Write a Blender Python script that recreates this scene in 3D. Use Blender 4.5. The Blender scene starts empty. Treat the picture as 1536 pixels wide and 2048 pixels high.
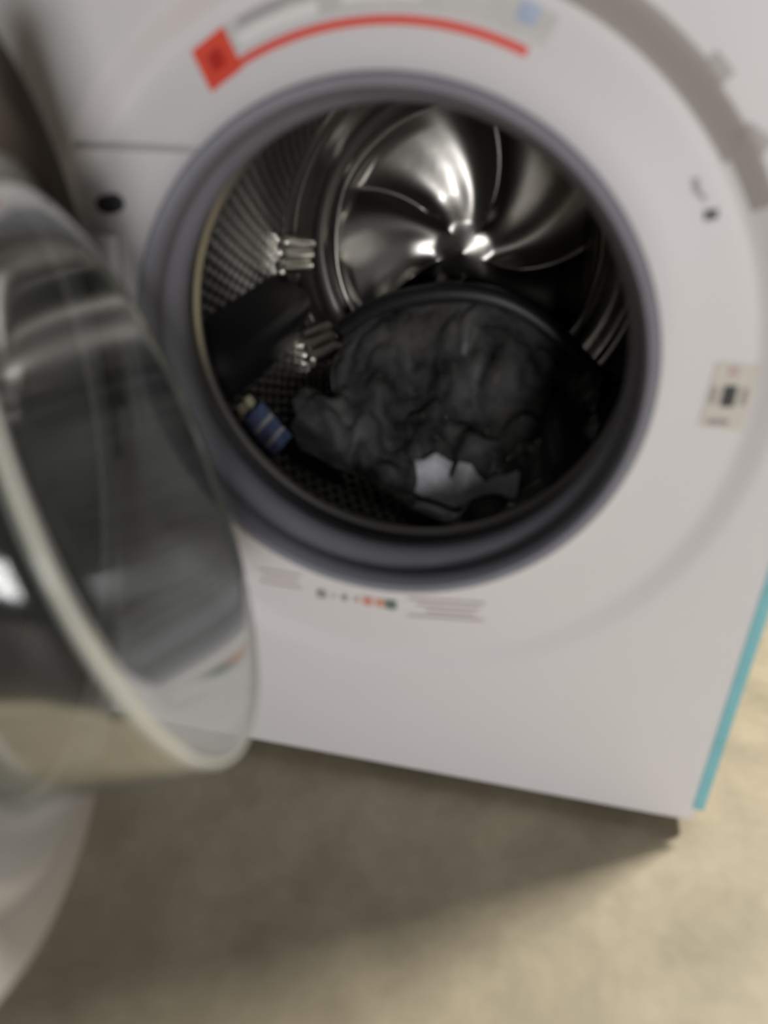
import bpy, math, random
from mathutils import Matrix, Vector, noise as mnoise
random.seed(4)
ZC=0.42           # height of the drum axis above the floor
scn=bpy.context.scene
try:
    scn.view_settings.view_transform='Standard'
    scn.view_settings.look='None'
except Exception: pass

# ------------------------------------------------------------ materials
def mat(name,col,rough=.5,metal=0,coat=0,spec=.5,noise=0,nscale=8,bump=0,bscale=60):
    m=bpy.data.materials.new(name); m.use_nodes=True
    nt=m.node_tree; b=nt.nodes['Principled BSDF']
    b.inputs['Base Color'].default_value=(*col,1)
    b.inputs['Roughness'].default_value=rough
    b.inputs['Metallic'].default_value=metal
    b.inputs['Coat Weight'].default_value=coat
    b.inputs['Specular IOR Level'].default_value=spec
    tc=nt.nodes.new('ShaderNodeTexCoord')
    if noise:
        n=nt.nodes.new('ShaderNodeTexNoise'); n.inputs['Scale'].default_value=nscale; n.inputs['Detail'].default_value=8; n.inputs['Roughness'].default_value=.65
        nt.links.new(tc.outputs['Object'],n.inputs['Vector'])
        r=nt.nodes.new('ShaderNodeValToRGB')
        r.color_ramp.elements[0].position=.35; r.color_ramp.elements[1].position=.65
        r.color_ramp.elements[0].color=(*[c*(1-noise) for c in col],1)
        r.color_ramp.elements[1].color=(*[min(1,c*(1+noise)) for c in col],1)
        nt.links.new(n.outputs['Fac'],r.inputs['Fac']); nt.links.new(r.outputs['Color'],b.inputs['Base Color'])
    if bump:
        n2=nt.nodes.new('ShaderNodeTexNoise'); n2.inputs['Scale'].default_value=bscale
        nt.links.new(tc.outputs['Object'],n2.inputs['Vector'])
        bp=nt.nodes.new('ShaderNodeBump'); bp.inputs['Strength'].default_value=bump; bp.inputs['Distance'].default_value=.002
        nt.links.new(n2.outputs['Fac'],bp.inputs['Height']); nt.links.new(bp.outputs['Normal'],b.inputs['Normal'])
    return m
M_white=mat('white_enamel',(.71,.69,.70),.45,spec=.35,noise=.012,nscale=3)
M_seam=mat('seam_grey',(.42,.40,.40),.5)
M_band=mat('painted_shade_and_film',(.40,.37,.355),.5)  # painted shade of the recess wall; also the film tabs' grey
M_rubber=mat('grey_rubber',(.225,.225,.26),.55,spec=.3,noise=.05,nscale=20)
M_dark=mat('dark_cavity',(.012,.012,.014),.6)
M_lift=mat('lifter_plastic',(.011,.011,.013),.45)
M_red=mat('red_sticker',(.78,.085,.05),.5)
M_redd=mat('red_print',(.52,.03,.02),.5)
M_label=mat('label_grey',(.60,.585,.57),.5,noise=.06,nscale=60)
M_labelw=mat('label_white',(.80,.79,.78),.5)
M_blue=mat('blue_print',(.42,.50,.66),.5,noise=.12,nscale=90)
M_black=mat('black_print',(.03,.03,.03),.5)
M_cream=mat('cream_label',(.60,.565,.50),.5)
M_greytxt=mat('grey_print',(.32,.30,.30),.5)
M_faint=mat('faint_print',(.48,.41,.41),.5)
M_green=mat('green_print',(.13,.19,.14),.5)
M_rust=mat('rust_print',(.62,.30,.22),.5)
M_pinkp=mat('pink_print',(.52,.36,.36),.5)
M_tape=mat('turquoise_tape',(.22,.54,.60),.4,noise=.08,nscale=30)
M_chrome=mat('chrome_lip',(.50,.49,.46),.28,metal=1)
M_glint=mat('glint_steel',(.95,.93,.85),.27,metal=1)  # pale metal for the added glint ribs at the drum end
M_frame=mat('door_trim',(.50,.475,.46),.55)
M_ringshade=mat('ring_shade_brown',(.06,.05,.042),.95,spec=.05)  # dark brown stands in for shade on the door ring
M_flange=mat('door_flange_white',(.46,.45,.455),.35,coat=.1)
M_well=mat('door_inner_grey',(.05,.052,.055),.4,noise=.6,nscale=14)
M_window=mat('smoked_window',(.006,.006,.014),.2,spec=.3)
M_bead=mat('glass_edge',(.42,.42,.38),.15,coat=.6)
M_petal=mat('pressed_steel',(.34,.33,.305),.28,metal=1)
M_back=mat('brushed_steel',(.25,.242,.225),.31,metal=1,bump=.12,bscale=40)
M_bag=mat('grey_plastic_film',(.06,.059,.058),.25,coat=.6,noise=.85,nscale=16)
M_baglabel=mat('bag_label',(.60,.60,.63),.4,noise=.35,nscale=30)
M_leaf=mat('printed_leaflet',(.17,.22,.42),.4,noise=.4,nscale=50)
M_cspot=mat('leaflet_print',(.95,.90,.60),.4)
M_wall=mat('wall_paint',(.55,.50,.44),.9,noise=.03,bump=.2)
M_floor=mat('floor_vinyl',(.345,.30,.21),.55,noise=.19,nscale=11,bump=.15,bscale=90)

def perforated():
    m=bpy.data.materials.new('perforated_steel'); m.use_nodes=True; nt=m.node_tree; b=nt.nodes['Principled BSDF']
    b.inputs['Metallic'].default_value=1
    uv=nt.nodes.new('ShaderNodeUVMap')
    sep=nt.nodes.new('ShaderNodeSeparateXYZ'); nt.links.new(uv.outputs['UV'],sep.inputs['Vector'])
    def math_(op,a,bv=None,c=None):
        n=nt.nodes.new('ShaderNodeMath'); n.operation=op
        for i,v in enumerate((a,bv,c)):
            if v is None: continue
            if isinstance(v,(int,float)): n.inputs[i].default_value=v
            else: nt.links.new(v,n.inputs[i])
        return n.outputs[0]
    P=.0135
    v=math_('DIVIDE',sep.outputs['Y'],P)
    row=math_('FLOOR',v); odd=math_('MULTIPLY',math_('MODULO',row,2),.5)
    u=math_('ADD',math_('DIVIDE',sep.outputs['X'],P),odd)
    fu=math_('SUBTRACT',math_('FRACT',u),.5); fv=math_('SUBTRACT',math_('FRACT',v),.5)
    d=math_('SQRT',math_('ADD',math_('MULTIPLY',fu,fu),math_('MULTIPLY',fv,fv)))
    hole=math_('LESS_THAN',d,.22)
    mx=nt.nodes.new('ShaderNodeMix'); mx.data_type='RGBA'
    nt.links.new(hole,mx.inputs[0]); mx.inputs[6].default_value=(.24,.235,.225,1); mx.inputs[7].default_value=(.006,.006,.006,1)
    nt.links.new(mx.outputs[2],b.inputs['Base Color'])
    ro=math_('ADD',math_('MULTIPLY',hole,.5),.26); nt.links.new(ro,b.inputs['Roughness'])
    bp=nt.nodes.new('ShaderNodeBump'); bp.inputs['Strength'].default_value=.8; bp.inputs['Distance'].default_value=.002
    sm=nt.nodes.new('ShaderNodeMapRange'); nt.links.new(d,sm.inputs[0]); sm.inputs[1].default_value=.1; sm.inputs[2].default_value=.42
    nt.links.new(sm.outputs[0],bp.inputs['Height']); nt.links.new(bp.outputs['Normal'],b.inputs['Normal'])
    return m
M_perf=perforated()

def glass():
    m=bpy.data.materials.new('door_glass'); m.use_nodes=True; nt=m.node_tree; nt.nodes.clear()
    o=nt.nodes.new('ShaderNodeOutputMaterial'); mx=nt.nodes.new('ShaderNodeMixShader')
    t=nt.nodes.new('ShaderNodeBsdfTransparent'); t.inputs[0].default_value=(.72,.74,.735,1)
    g=nt.nodes.new('ShaderNodeBsdfGlossy'); g.inputs['Roughness'].default_value=.09; g.inputs[0].default_value=(.9,.92,.9,1)
    f=nt.nodes.new('ShaderNodeFresnel'); f.inputs[0].default_value=1.4
    mr=nt.nodes.new('ShaderNodeMapRange'); mr.inputs[1].default_value=0; mr.inputs[2].default_value=1; mr.inputs[3].default_value=0.01; mr.inputs[4].default_value=.6
    nt.links.new(f.outputs[0],mr.inputs[0])
    nt.links.new(mr.outputs[0],mx.inputs[0]); nt.links.new(t.outputs[0],mx.inputs[1]); nt.links.new(g.outputs[0],mx.inputs[2])
    df=nt.nodes.new('ShaderNodeBsdfDiffuse'); df.inputs[0].default_value=(.5,.52,.5,1)
    m2=nt.nodes.new('ShaderNodeMixShader'); m2.inputs[0].default_value=.03
    nt.links.new(mx.outputs[0],m2.inputs[1]); nt.links.new(df.outputs[0],m2.inputs[2])
    nt.links.new(m2.outputs[0],o.inputs[0]); return m
M_glass=glass()

# ------------------------------------------------------------ mesh helpers
def empty(name,loc=(0,0,0)):
    e=bpy.data.objects.new(name,None); e.location=loc; scn.collection.objects.link(e); return e
def mesh(name,vs,fs,mats,parent=None,smooth=True,fm=None,uvs=None,auto=40):
    me=bpy.data.meshes.new(name); me.from_pydata([tuple(v) for v in vs],[],fs); me.update()
    if not isinstance(mats,(list,tuple)): mats=[mats]
    for m in mats: me.materials.append(m)
    for i,p in enumerate(me.polygons):
        p.use_smooth=smooth
        if fm: p.material_index=fm[i]
    if uvs:
        l=me.uv_layers.new(name='UVMap')
        for li,lp in enumerate(me.loops): l.data[li].uv=uvs[lp.vertex_index]
    if smooth and auto:
        try: me.set_sharp_from_angle(angle=math.radians(auto))
        except Exception: pass
    o=bpy.data.objects.new(name,me); scn.collection.objects.link(o)
    if parent: o.parent=parent
    return o
def box(name,x0,x1,y0,y1,z0,z1,m,parent=None,bev=0):
    vs=[(x,y,z) for x in (x0,x1) for y in (y0,y1) for z in (z0,z1)]
    fs=[(0,1,3,2),(4,6,7,5),(0,4,5,1),(2,3,7,6),(0,2,6,4),(1,5,7,3)]
    o=mesh(name,vs,fs,m,parent,smooth=False)
    if bev:
        b=o.modifiers.new('b','BEVEL'); b.width=bev; b.segments=3
    return o
ident=lambda u,v,w:(u,w,ZC+v)   # drum frame: u right, v up, w into machine
def lathe(name,prof,m,parent=None,frame=ident,n=128,fm=None,a0=0,a1=None,uv=False,auto=40):
    vs=[];fs=[];fmi=[];uvs=[]
    full=a1 is None
    A1=2*math.pi if full else a1
    cnt=n if full else n+1
    for k,(r,w) in enumerate(prof):
        for i in range(cnt):
            a=a0+(A1-a0)*i/n
            vs.append(frame(r*math.cos(a),r*math.sin(a),w)); uvs.append((a*.215,w))
    for k in range(len(prof)-1):
        for i in range(n):
            j=(i+1)%cnt
            fs.append((k*cnt+i,k*cnt+j,(k+1)*cnt+j,(k+1)*cnt+i)); fmi.append(fm[k] if fm else 0)
    return mesh(name,vs,fs,m,parent,fm=fmi,uvs=uvs if uv else None,auto=auto)
def tube(name,pts,r,m,parent=None,closed=False):
    cu=bpy.data.curves.new(name,'CURVE'); cu.dimensions='3D'; cu.bevel_depth=r; cu.bevel_resolution=4; cu.resolution_u=10
    s=cu.splines.new('NURBS'); s.points.add(len(pts)-1)
    for i,p in enumerate(pts): s.points[i].co=(*p,1)
    s.order_u=4; s.use_endpoint_u=not closed; s.use_cyclic_u=closed
    cu.materials.append(m); cu.use_fill_caps=True
    o=bpy.data.objects.new(name,cu); scn.collection.objects.link(o)
    if parent: o.parent=parent
    return o

# ------------------------------------------------------------ room
box('floor',-3,3,-3,2.2,-.05,0,M_floor)
box('wall_back',-3,3,2.0,2.1,0,2.6,M_wall)

# ------------------------------------------------------------ washing machine
W=empty('washing_machine',(0,0,0))
def sc(a): return 1.008-.024*math.sin(a-.1)
def depth(r,a):
    """front surface depth (y) as a function of polar position round the door"""
    if r>.2: r=.2+(r-.2)/( (.272*sc(a)-.2)/.072 )
    s=math.sin(a-.25)
    d=.011+.006*s         # step is deeper at the top
    if r>=.272: return 0
    if r>=.250: 
        t=(.272-r)/.022; t=t*t*(3-2*t); return d*t
    if r>=.2:
        t=(r-.2)/.05; return d*(.35+.65*t)
    return d*.35*max(0,(r-.19)/.01) if r>.19 else 0
X0,X1,Z0,Z1=-.3,.3,.015-ZC,.86-ZC
angs=[2*math.pi*i/192 for i in range(192)]
for cx,cz in ((X0,Z0),(X0,Z1),(X1,Z0),(X1,Z1)):
    a=math.atan2(cz,cx)%(2*math.pi)
    i=min(range(len(angs)),key=lambda k:abs(angs[k]-a)); angs[i]=a
def rect(a,ins):
    c,s=math.cos(a),math.sin(a)
    t=min([((X1-ins)/c) if c>1e-9 else ((X0+ins)/c) if c<-1e-9 else 9, ((Z1-ins)/s) if s>1e-9 else ((Z0+ins)/s) if s<-1e-9 else 9])
    return t*c,t*s
rings=[]
rings.append([(*rect(a,0),.58) for a in angs])
rings.append([(*rect(a,0),.007) for a in angs])
rings.append([(*rect(a,.001),.003) for a in angs])
rings.append([(*rect(a,.003),.001) for a in angs])
rings.append([(*rect(a,.007),0) for a in angs])
for r in (.273,.270,.266,.261,.256,.252,.249,.24,.23,.22,.21,.2,.195,.190):
    row=[]
    for a in angs:
        q=r if r<=.2 else .2+(r-.2)*(.272*sc(a)-.2)/.072
        row.append((q*math.cos(a),q*math.sin(a),depth(q,a)))
    rings.append(row)
rings.append([(.187*math.cos(a),.187*math.sin(a),.004) for a in angs])
rings.append([(.186*math.cos(a),.186*math.sin(a),.03) for a in angs])
n=len(angs); vs=[];fs=[];fm=[]
for R_ in rings: vs+=[(x,y,ZC+z) for x,z,y in R_]
for k in range(len(rings)-1):
    for i in range(n):
        j=(i+1)%n
        fs.append((k*n+i,(k+1)*n+i,(k+1)*n+j,k*n+j))
        a=angs[i]
        isband = (5<=k<=9 and .78<a<1.3) or (6<=k<=9 and .60<a<=.78) or (6<=k<=8 and .48<a<=.6)  # shade on the upper-right recess wall, painted as darker faces
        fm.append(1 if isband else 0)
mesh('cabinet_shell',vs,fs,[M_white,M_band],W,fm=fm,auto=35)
box('rear_panel',-.298,.298,.575,.58,.018,.857,M_white,W)
for i,(fx,fy) in enumerate(((-.25,.06),(.25,.06),(-.25,.5),(.25,.5))):
    lathe(f'foot_{i+1}',[(0,0),(.022,0),(.022,.008),(.012,.01),(.012,.02)],M_dark,W,frame=lambda u,v,w,fx=fx,fy=fy:(fx+u,fy+v,w),n=24)
box('base_underside',-.285,.285,.02,.56,.014,.018,M_dark,W)
box('control_panel',-.297,.297,-.006,.004,.745,.85,M_white,W,bev=.003)
box('detergent_drawer',-.285,-.12,-.010,.0,.755,.84,M_white,W,bev=.003)
lathe('program_knob',[(0,-.028),(.018,-.028),(.022,-.024),(.024,-.006),(.0,-.006)],M_chrome,W,frame=lambda u,v,w:(u-.03,w,.797+v),n=48)
box('display',.06,.2,-.0075,-.005,.77,.825,M_window,W)

def patch(name,r0,r1,a0,a1,m,lift=.0008,nr=4,na=40):
    vs=[];fs=[]
    for k in range(nr+1):
        for i in range(na+1):
            r=r0+(r1-r0)*k/nr; a=math.radians(a0+(a1-a0)*i/na)
            vs.append((r*math.cos(a),depth(r,a)-lift,ZC+r*math.sin(a)))
    for k in range(nr):
        for i in range(na):
            p=k*(na+1)+i; fs.append((p,p+1,p+na+2,p+na+1))
    return mesh(name,vs,fs,m,W,auto=None)
def quad(name,cx,cz,w,h,rot,m,lift=.0012,N=6):
    vs=[];fs=[];c,s=math.cos(math.radians(rot)),math.sin(math.radians(rot))
    for j in range(N+1):
        for i in range(N+1):
            u=(i/N-.5)*w; v=(j/N-.5)*h
            x=cx+u*c-v*s; z=cz+u*s+v*c
            vs.append((x,depth(math.hypot(x,z),math.atan2(z,x))-lift,ZC+z))
    for j in range(N):
        for i in range(N):
            p=j*(N+1)+i; fs.append((p,p+1,p+N+2,p+N+1))
    return mesh(name,vs,fs,m,W,auto=None)
patch('red_arc_strip',.2155,.2205,68,117,M_red,.0012)
quad('red_square_sticker',-.1155,.1955,.027,.027,32,M_red,.0014)
quad('red_square_print',-.1155,.1955,.011,.011,32,M_redd,.0018)
patch('energy_label_grey',.224,.241,66,119,M_label,.0008)
patch('energy_label_white',.225,.233,102,116,M_labelw,.0014)
patch('energy_label_white_2',.228,.240,86,98,M_labelw,.0014)
for k in range(3): patch(f'energy_label_print_{k+1}',.2355+.002*k,.2365+.002*k,101,115,M_greytxt,.0014)
quad('blue_mark',.080,.222,.012,.011,-20,M_blue,.0016)
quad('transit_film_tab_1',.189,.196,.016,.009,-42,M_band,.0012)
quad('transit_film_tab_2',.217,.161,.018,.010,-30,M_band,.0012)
quad('lock_symbol_1',.191,.134,.004,.009,20,M_greytxt); quad('lock_symbol_2',.203,.118,.008,.006,10,M_black)
quad('lock_symbol_3',.196,.128,.005,.003,-40,M_greytxt)
quad('rating_label',.2395,.003,.029,.046,-3,M_cream,.001)
quad('rating_label_red',.2385,.021,.006,.006,0,M_pinkp,.0016)
quad('rating_label_black',.239,.004,.009,.015,0,M_black,.0016)
for k,dx in enumerate((-.010,.010)): quad(f'rating_label_bar_{k+1}',.239+dx,.004,.004,.012,0,M_greytxt,.0016)
quad('rating_label_foot',.236,-.015,.014,.004,0,M_greytxt,.0016)
def icon(k,x,z,w,h,m): quad(f'care_icon_{k}',x,z,w,h,3,m,.001)
ic=[(-.052,M_greytxt,.009),(-.041,M_faint,.004),(-.031,M_greytxt,.006),(-.020,M_pinkp,.005),(-.010,M_rust,.009),(.001,M_rust,.008),(.0105,M_green,.010)]
for k,(x,m,s) in enumerate(ic): icon(k,x,-.2085,s,s,m)
for k in range(4):
    quad(f'small_print_{k+1}',.058+.002*(k%3),-.196-.0062*k,.066-.012*(k%3),.0020,5,M_faint,.001)
for k in range(3):
    quad(f'small_print_left_{k+1}',-.090,-.192-.007*k,.040-.006*(k%2),.0018,0,M_faint,.001)
box('fascia_seam',-.238,-.128,.0025,.006,ZC+.1405,ZC+.1445,M_seam,W)
box('hinge_plate',-.232,-.2,-.004,.006,ZC-.075,ZC+.085,M_white,W,bev=.002)
lathe('hinge_screw_hole',[(0,-.0012),(.007,-.0012),(.008,0),(.008,.012)],M_dark,W,frame=lambda u,v,w:(-.203+u*1.1,w,ZC+.105+v*.8),n=32)
for k,z in enumerate((-.055,.055)):
    box(f'hinge_arm_{k+1}',-.222,-.206,-.03,.006,ZC+z-.012,ZC+z+.012,M_chrome,W,bev=.003)
box('transit_tape',.2955,.3045,-.0014,-.0002,.036,.44,M_tape,W)
box('pump_flap_notch',-.131,-.124,-.0006,.002,.078,.09,M_seam,W)

# gasket
lathe('door_gasket',[(.187,.012),(.1915,.004),(.192,-.003),(.189,-.007),(.184,-.006),(.181,0),(.180,.010),(.182,.016),(.181,.022),(.177,.028),(.1745,.036),(.1735,.044),(.175,.049),(.180,.052),(.187,.055),(.187,.075),(.190,.085)],M_rubber,W)
# drum
lathe('drum_mouth',[(.196,.080),(.183,.079),(.180,.082),(.180,.087),(.184,.090),(.196,.096),(.214,.105)],M_chrome,W)
lathe('drum_shell',[(.214,.104),(.215,.115),(.215,.2),(.215,.3),(.215,.40)],[M_perf],W,uv=True)
lathe('drum_end_rim',[(.215,.40),(.212,.412),(.207,.416),(.203,.414),(.199,.419),(.194,.431),(.186,.442),(.178,.446),(.172,.443),(.168,.446)],M_petal,W)
def backh(r,a):
    e=max(0,min(1,(r-.022)/.05)); e=e*e*(3-2*e)
    e2=max(0,min(1,(.166-r)/.022)); e2=e2*e2*(3-2*e2)
    ph=2.5*(a-math.radians(160)-.55*(r/.16)**1.3)
    c=abs(math.cos(ph))
    ridge=(1-c)**1.6
    bowl=.006*math.sin(2*ph+.8)
    return .455-e*e2*(.030*ridge+bowl)-.010*max(0,1-r/.035)
NR,NA=48,240; vs=[];fs=[]
for k in range(NR+1):
    for i in range(NA):
        r=.168*(1-k/NR)+.0005; a=2*math.pi*i/NA
        y=backh(r,a) if k else .446
        vs.append((r*math.cos(a),y,ZC+r*math.sin(a)))
for k in range(NR):
    for i in range(NA):
        j=(i+1)%NA; fs.append((k*NA+i,k*NA+j,(k+1)*NA+j,(k+1)*NA+i))
mesh('drum_back',vs,fs,M_back,W,auto=None)
def lifter(idx,ang):
    N=20;vs=[];fs=[];prof=[(-.04,.0),(-.03,.012),(-.014,.036),(-.006,.044),(.006,.044),(.014,.036),(.03,.012),(.04,0)]
    for i in range(N+1):
        t=i/N; y=.118+.29*t; sc_=math.sin(math.pi*t)**.3 if 0<t<1 else .05
        for (s,h) in prof:
            r=.2145-h*sc_; a=ang+s*(.75+.25*sc_)/.2
            vs.append((r*math.cos(a),y,ZC+r*math.sin(a)))
    m=len(prof)
    for i in range(N):
        for j in range(m-1):
            p=i*m+j; fs.append((p,p+1,p+m+1,p+m))
    mesh(f'drum_lifter_{idx}',vs,fs,M_lift,W,auto=60)
for k,a in enumerate((197,317,77)): lifter(k+1,math.radians(a))
for k,(a,y0) in enumerate(((177,.385),(180.5,.378),(184,.37),(208,.368),(212,.362),(216,.356))):
    aa=math.radians(a); pts=[]
    for i in range(7):
        t=i/6; r=.2095-.016*t; pts.append((r*math.cos(aa+.05*t),y0+.055*t,ZC+r*math.sin(aa+.05*t)))
    tube(f'drum_glint_rib_{k+1}',pts,.0085,M_glint,W)  # added bright ribs, standing in for reflections on the rolled drum end
lathe('tub',[(.1905,.084),(.25,.09),(.25,.475),(0,.475)],M_dark,W)
def wallpatch(name,a0,a1,y0,y1,m,r=.2125,parent=None):
    vs=[];fs=[]
    for i in range(13):
        for j in range(5):
            a=math.radians(a0+(a1-a0)*i/12); vs.append((r*math.cos(a),y0+(y1-y0)*j/4,ZC+r*math.sin(a)))
    for i in range(12):
        for j in range(4):
            p=i*5+j; fs.append((p,p+1,p+6,p+5))
    return mesh(name,vs,fs,m,parent,auto=None)
L=empty('printed_leaflet'); L.parent=W
wallpatch('leaflet_sheet',214,227,.150,.205,M_leaf,parent=L)
wallpatch('leaflet_spot_1',210,212.8,.150,.167,M_cspot,.2118,L); wallpatch('leaflet_spot_2',210,212.8,.172,.189,M_cspot,.2118,L)
wallpatch('leaflet_stripe',218,219.2,.152,.203,M_labelw,.2118,L); wallpatch('leaflet_stripe_2',223,224,.152,.203,M_labelw,.2118,L)

# dark plastic packing bag lying in the drum, with a thick black hem
B=empty('plastic_bag',(.05,.28,.25))
arc=[(-.130,.375,-.085),(-.096,.368,-.056),(-.05,.362,-.036),(.0,.36,-.026),(.05,.36,-.028),(.095,.36,-.046),(.135,.358,-.075),(.165,.355,-.104),(.18,.35,-.112)]
def P(p): return (p[0]-.05,p[1]-.28,ZC+p[2]-.25)
def arcpt(t):
    f=t*(len(arc)-1); i=min(int(f),len(arc)-2); g=f-i
    return [arc[i][k]*(1-g)+arc[i+1][k]*g for k in range(3)]
def bagpt(u,t):
    a=arcpt(u); x0,y0,z0=a
    w1=mnoise.noise(Vector((u*5,t*4,9.)))*.03
    xf=-.125+.29*u+.04*math.sin(3.1*t)*(1-u)*-1; yf=.165+.035*math.sin(6*u+.5)+.02*mnoise.noise(Vector((u*9,2.,2.)))
    x=x0*(1-t)+xf*t+w1*min(1,3*t)*(1 if u<.85 else .3); y=y0*(1-t)+yf*t
    zb=-math.sqrt(max(.0001,.205**2-min(abs(x),.19)**2))
    prof=(1-t)**1.7
    z=zb+(z0-zb)*prof*(1-.55*max(0,1-u*5)*min(1,3*t))
    nn=mnoise.noise(Vector((x*20,y*20,3.1)))*.040+abs(mnoise.noise(Vector((x*45,y*38,1.7))))*.022
    env=min(1,6*t)*min(1,5*(1-t))
    z=max(zb+.001,z+nn*env)
    rr=math.hypot(x,z)
    if rr>.208: x*=.208/rr; z*=.208/rr
    return (x,y,z)
NU,NT=90,70; vs=[];fs=[]
for i in range(NU+1):
    for j in range(NT+1): vs.append(P(bagpt(i/NU,j/NT)))
for i in range(NU):
    for j in range(NT):
        p=i*(NT+1)+j; fs.append((p,p+1,p+NT+2,p+NT+1))
mesh('bag_film',vs,fs,M_bag,B,auto=None)
tube('bag_hem',[P(p) for p in arc],.013,M_lift,B)
vs=[];fs=[]
for i in range(13):
    for j in range(13):
        q=bagpt(.42+.36*i/12,.68+.19*j/12+.03*i/12); vs.append(P((q[0],q[1]-.001,q[2]+.003)))
for i in range(12):
    for j in range(12):
        p=i*13+j; fs.append((p,p+1,p+14,p+13))
mesh('bag_label',vs,fs,M_baglabel,B,auto=None)
B.parent=W

# ------------------------------------------------------------ door (part of the washing machine)
TH=math.radians(70)
D=Vector((math.cos(TH),-math.sin(TH),0)); Nn=Vector((math.sin(TH),math.cos(TH),0))
HC=Vector((-.222,.0,0)); DC=HC+D*.240+Vector((0,0,ZC))
def dframe(u,v,w):
    return DC+D*u+Vector((0,0,v))+Nn*w
prof=[(.184,.010),(.192,.004),(.200,.001),(.201,.0025),(.207,.0025),(.208,.001),(.232,-.001),(.238,-.006),(.240,-.014),(.236,-.028),(.218,-.036),(.165,-.040)]
lathe('door_outer_ring',prof,M_frame,W,frame=dframe)
lathe('door_ring_shade',[(.160,.0145),(.172,.0160),(.182,.0135),(.192,.0085),(.206,.0055),(.228,.0035),(.240,-.004),(.2425,-.014)],M_ringshade,W,frame=dframe,a0=math.radians(80),a1=math.radians(200),n=60)  # added dark sector: painted shade on the ring's upper hinge side
lathe('door_flange',[(.150,.004),(.154,.010),(.162,.0125),(.172,.014),(.184,.010)],M_flange,W,frame=dframe)
lathe('door_inner_well',[(.152,.006),(.149,-.004),(.146,-.022),(.142,-.030),(.132,-.034)],M_well,W,frame=dframe)
lathe('door_window',[(.132,-.0335),(.10,-.034),(.0,-.036)],M_window,W,frame=dframe)
lathe('door_outer_cover',[(.166,-.040),(.150,-.042),(.10,-.046),(.0,-.048)],M_window,W,frame=dframe)
def hgt(v): return .062-.32*v
n=128;vs=[];fs=[];prs=[]
for t,r in ((0,.152),(.12,.1515),(.35,.150),(.6,.149),(.8,.1475),(.92,.145),(.98,.141),(1,.136)): prs.append((t,r,0))
for r,b in ((.12,-.001),(.09,-.003),(.05,-.005),(.015,-.006)): prs.append((1,r,b))
for (t,r,b) in prs:
    for i in range(n):
        a=2*math.pi*i/n; u=r*math.cos(a); v=r*math.sin(a)
        vs.append(dframe(u,v,.006+t*(hgt(v))+b))
for k in range(len(prs)-1):
    for i in range(n):
        j=(i+1)%n; fs.append((k*n+i,k*n+j,(k+1)*n+j,(k+1)*n+i))
c=len(vs); vs.append(dframe(0,0,.006+hgt(0)-.006))
for i in range(n): fs.append(((len(prs)-1)*n+i,(len(prs)-1)*n+(i+1)%n,c))
mesh('door_glass_bowl',vs,fs,M_glass,W,auto=None)
tube('door_glass_rim',[dframe(.1415*math.cos(2*math.pi*i/48),.1415*math.sin(2*math.pi*i/48),.002+hgt(.1415*math.sin(2*math.pi*i/48))) for i in range(48)],.0028,M_bead,W,closed=True)

# ------------------------------------------------------------ lights
def area(name,loc,tgt,size,power,col=(1,.95,.88)):
    l=bpy.data.lights.new(name,'AREA'); l.size=size; l.energy=power; l.color=col
    o=bpy.data.objects.new(name,l); o.location=loc
    o.rotation_euler=(Vector(tgt)-Vector(loc)).to_track_quat('-Z','Y').to_euler(); scn.collection.objects.link(o)
area('ceiling_light',(1.55,.95,2.3),(.2,-.1,.2),.45,96,(1,.955,.86))
area('front_fill',(.8,-2.6,.66),(0,0,.5),.55,39,(1,.985,.985))  # added low fill for the cabinet front, no known lamp there
w=bpy.data.worlds.new('World'); scn.world=w; w.use_nodes=True
w.node_tree.nodes['Background'].inputs[0].default_value=(.42,.42,.43,1); w.node_tree.nodes['Background'].inputs[1].default_value=.09

# ------------------------------------------------------------ camera
cam=bpy.data.cameras.new('camera'); co=bpy.data.objects.new('camera',cam); scn.collection.objects.link(co)
Rr=[(0.9758,0.2179,0.0188),(0.1241,-0.4808,-0.868),(-0.1801,0.8493,-0.4962)]
X=Vector(Rr[0]).normalized(); F=Vector(Rr[2]).normalized(); Y=(-Vector(Rr[1])); Y=(Y-F*Y.dot(F)).normalized(); X=F.cross(Y)
mw=Matrix((( X.x,Y.x,-F.x,.1145),(X.y,Y.y,-F.y,-.5258),(X.z,Y.z,-F.z,.6107),(0,0,0,1)))
co.matrix_world=mw
cam.sensor_fit='HORIZONTAL'; cam.sensor_width=24; cam.lens=24*1540/1536; cam.clip_start=.01
cam.dof.use_dof=True; cam.dof.focus_distance=3.5; cam.dof.aperture_fstop=2.8
scn.camera=co
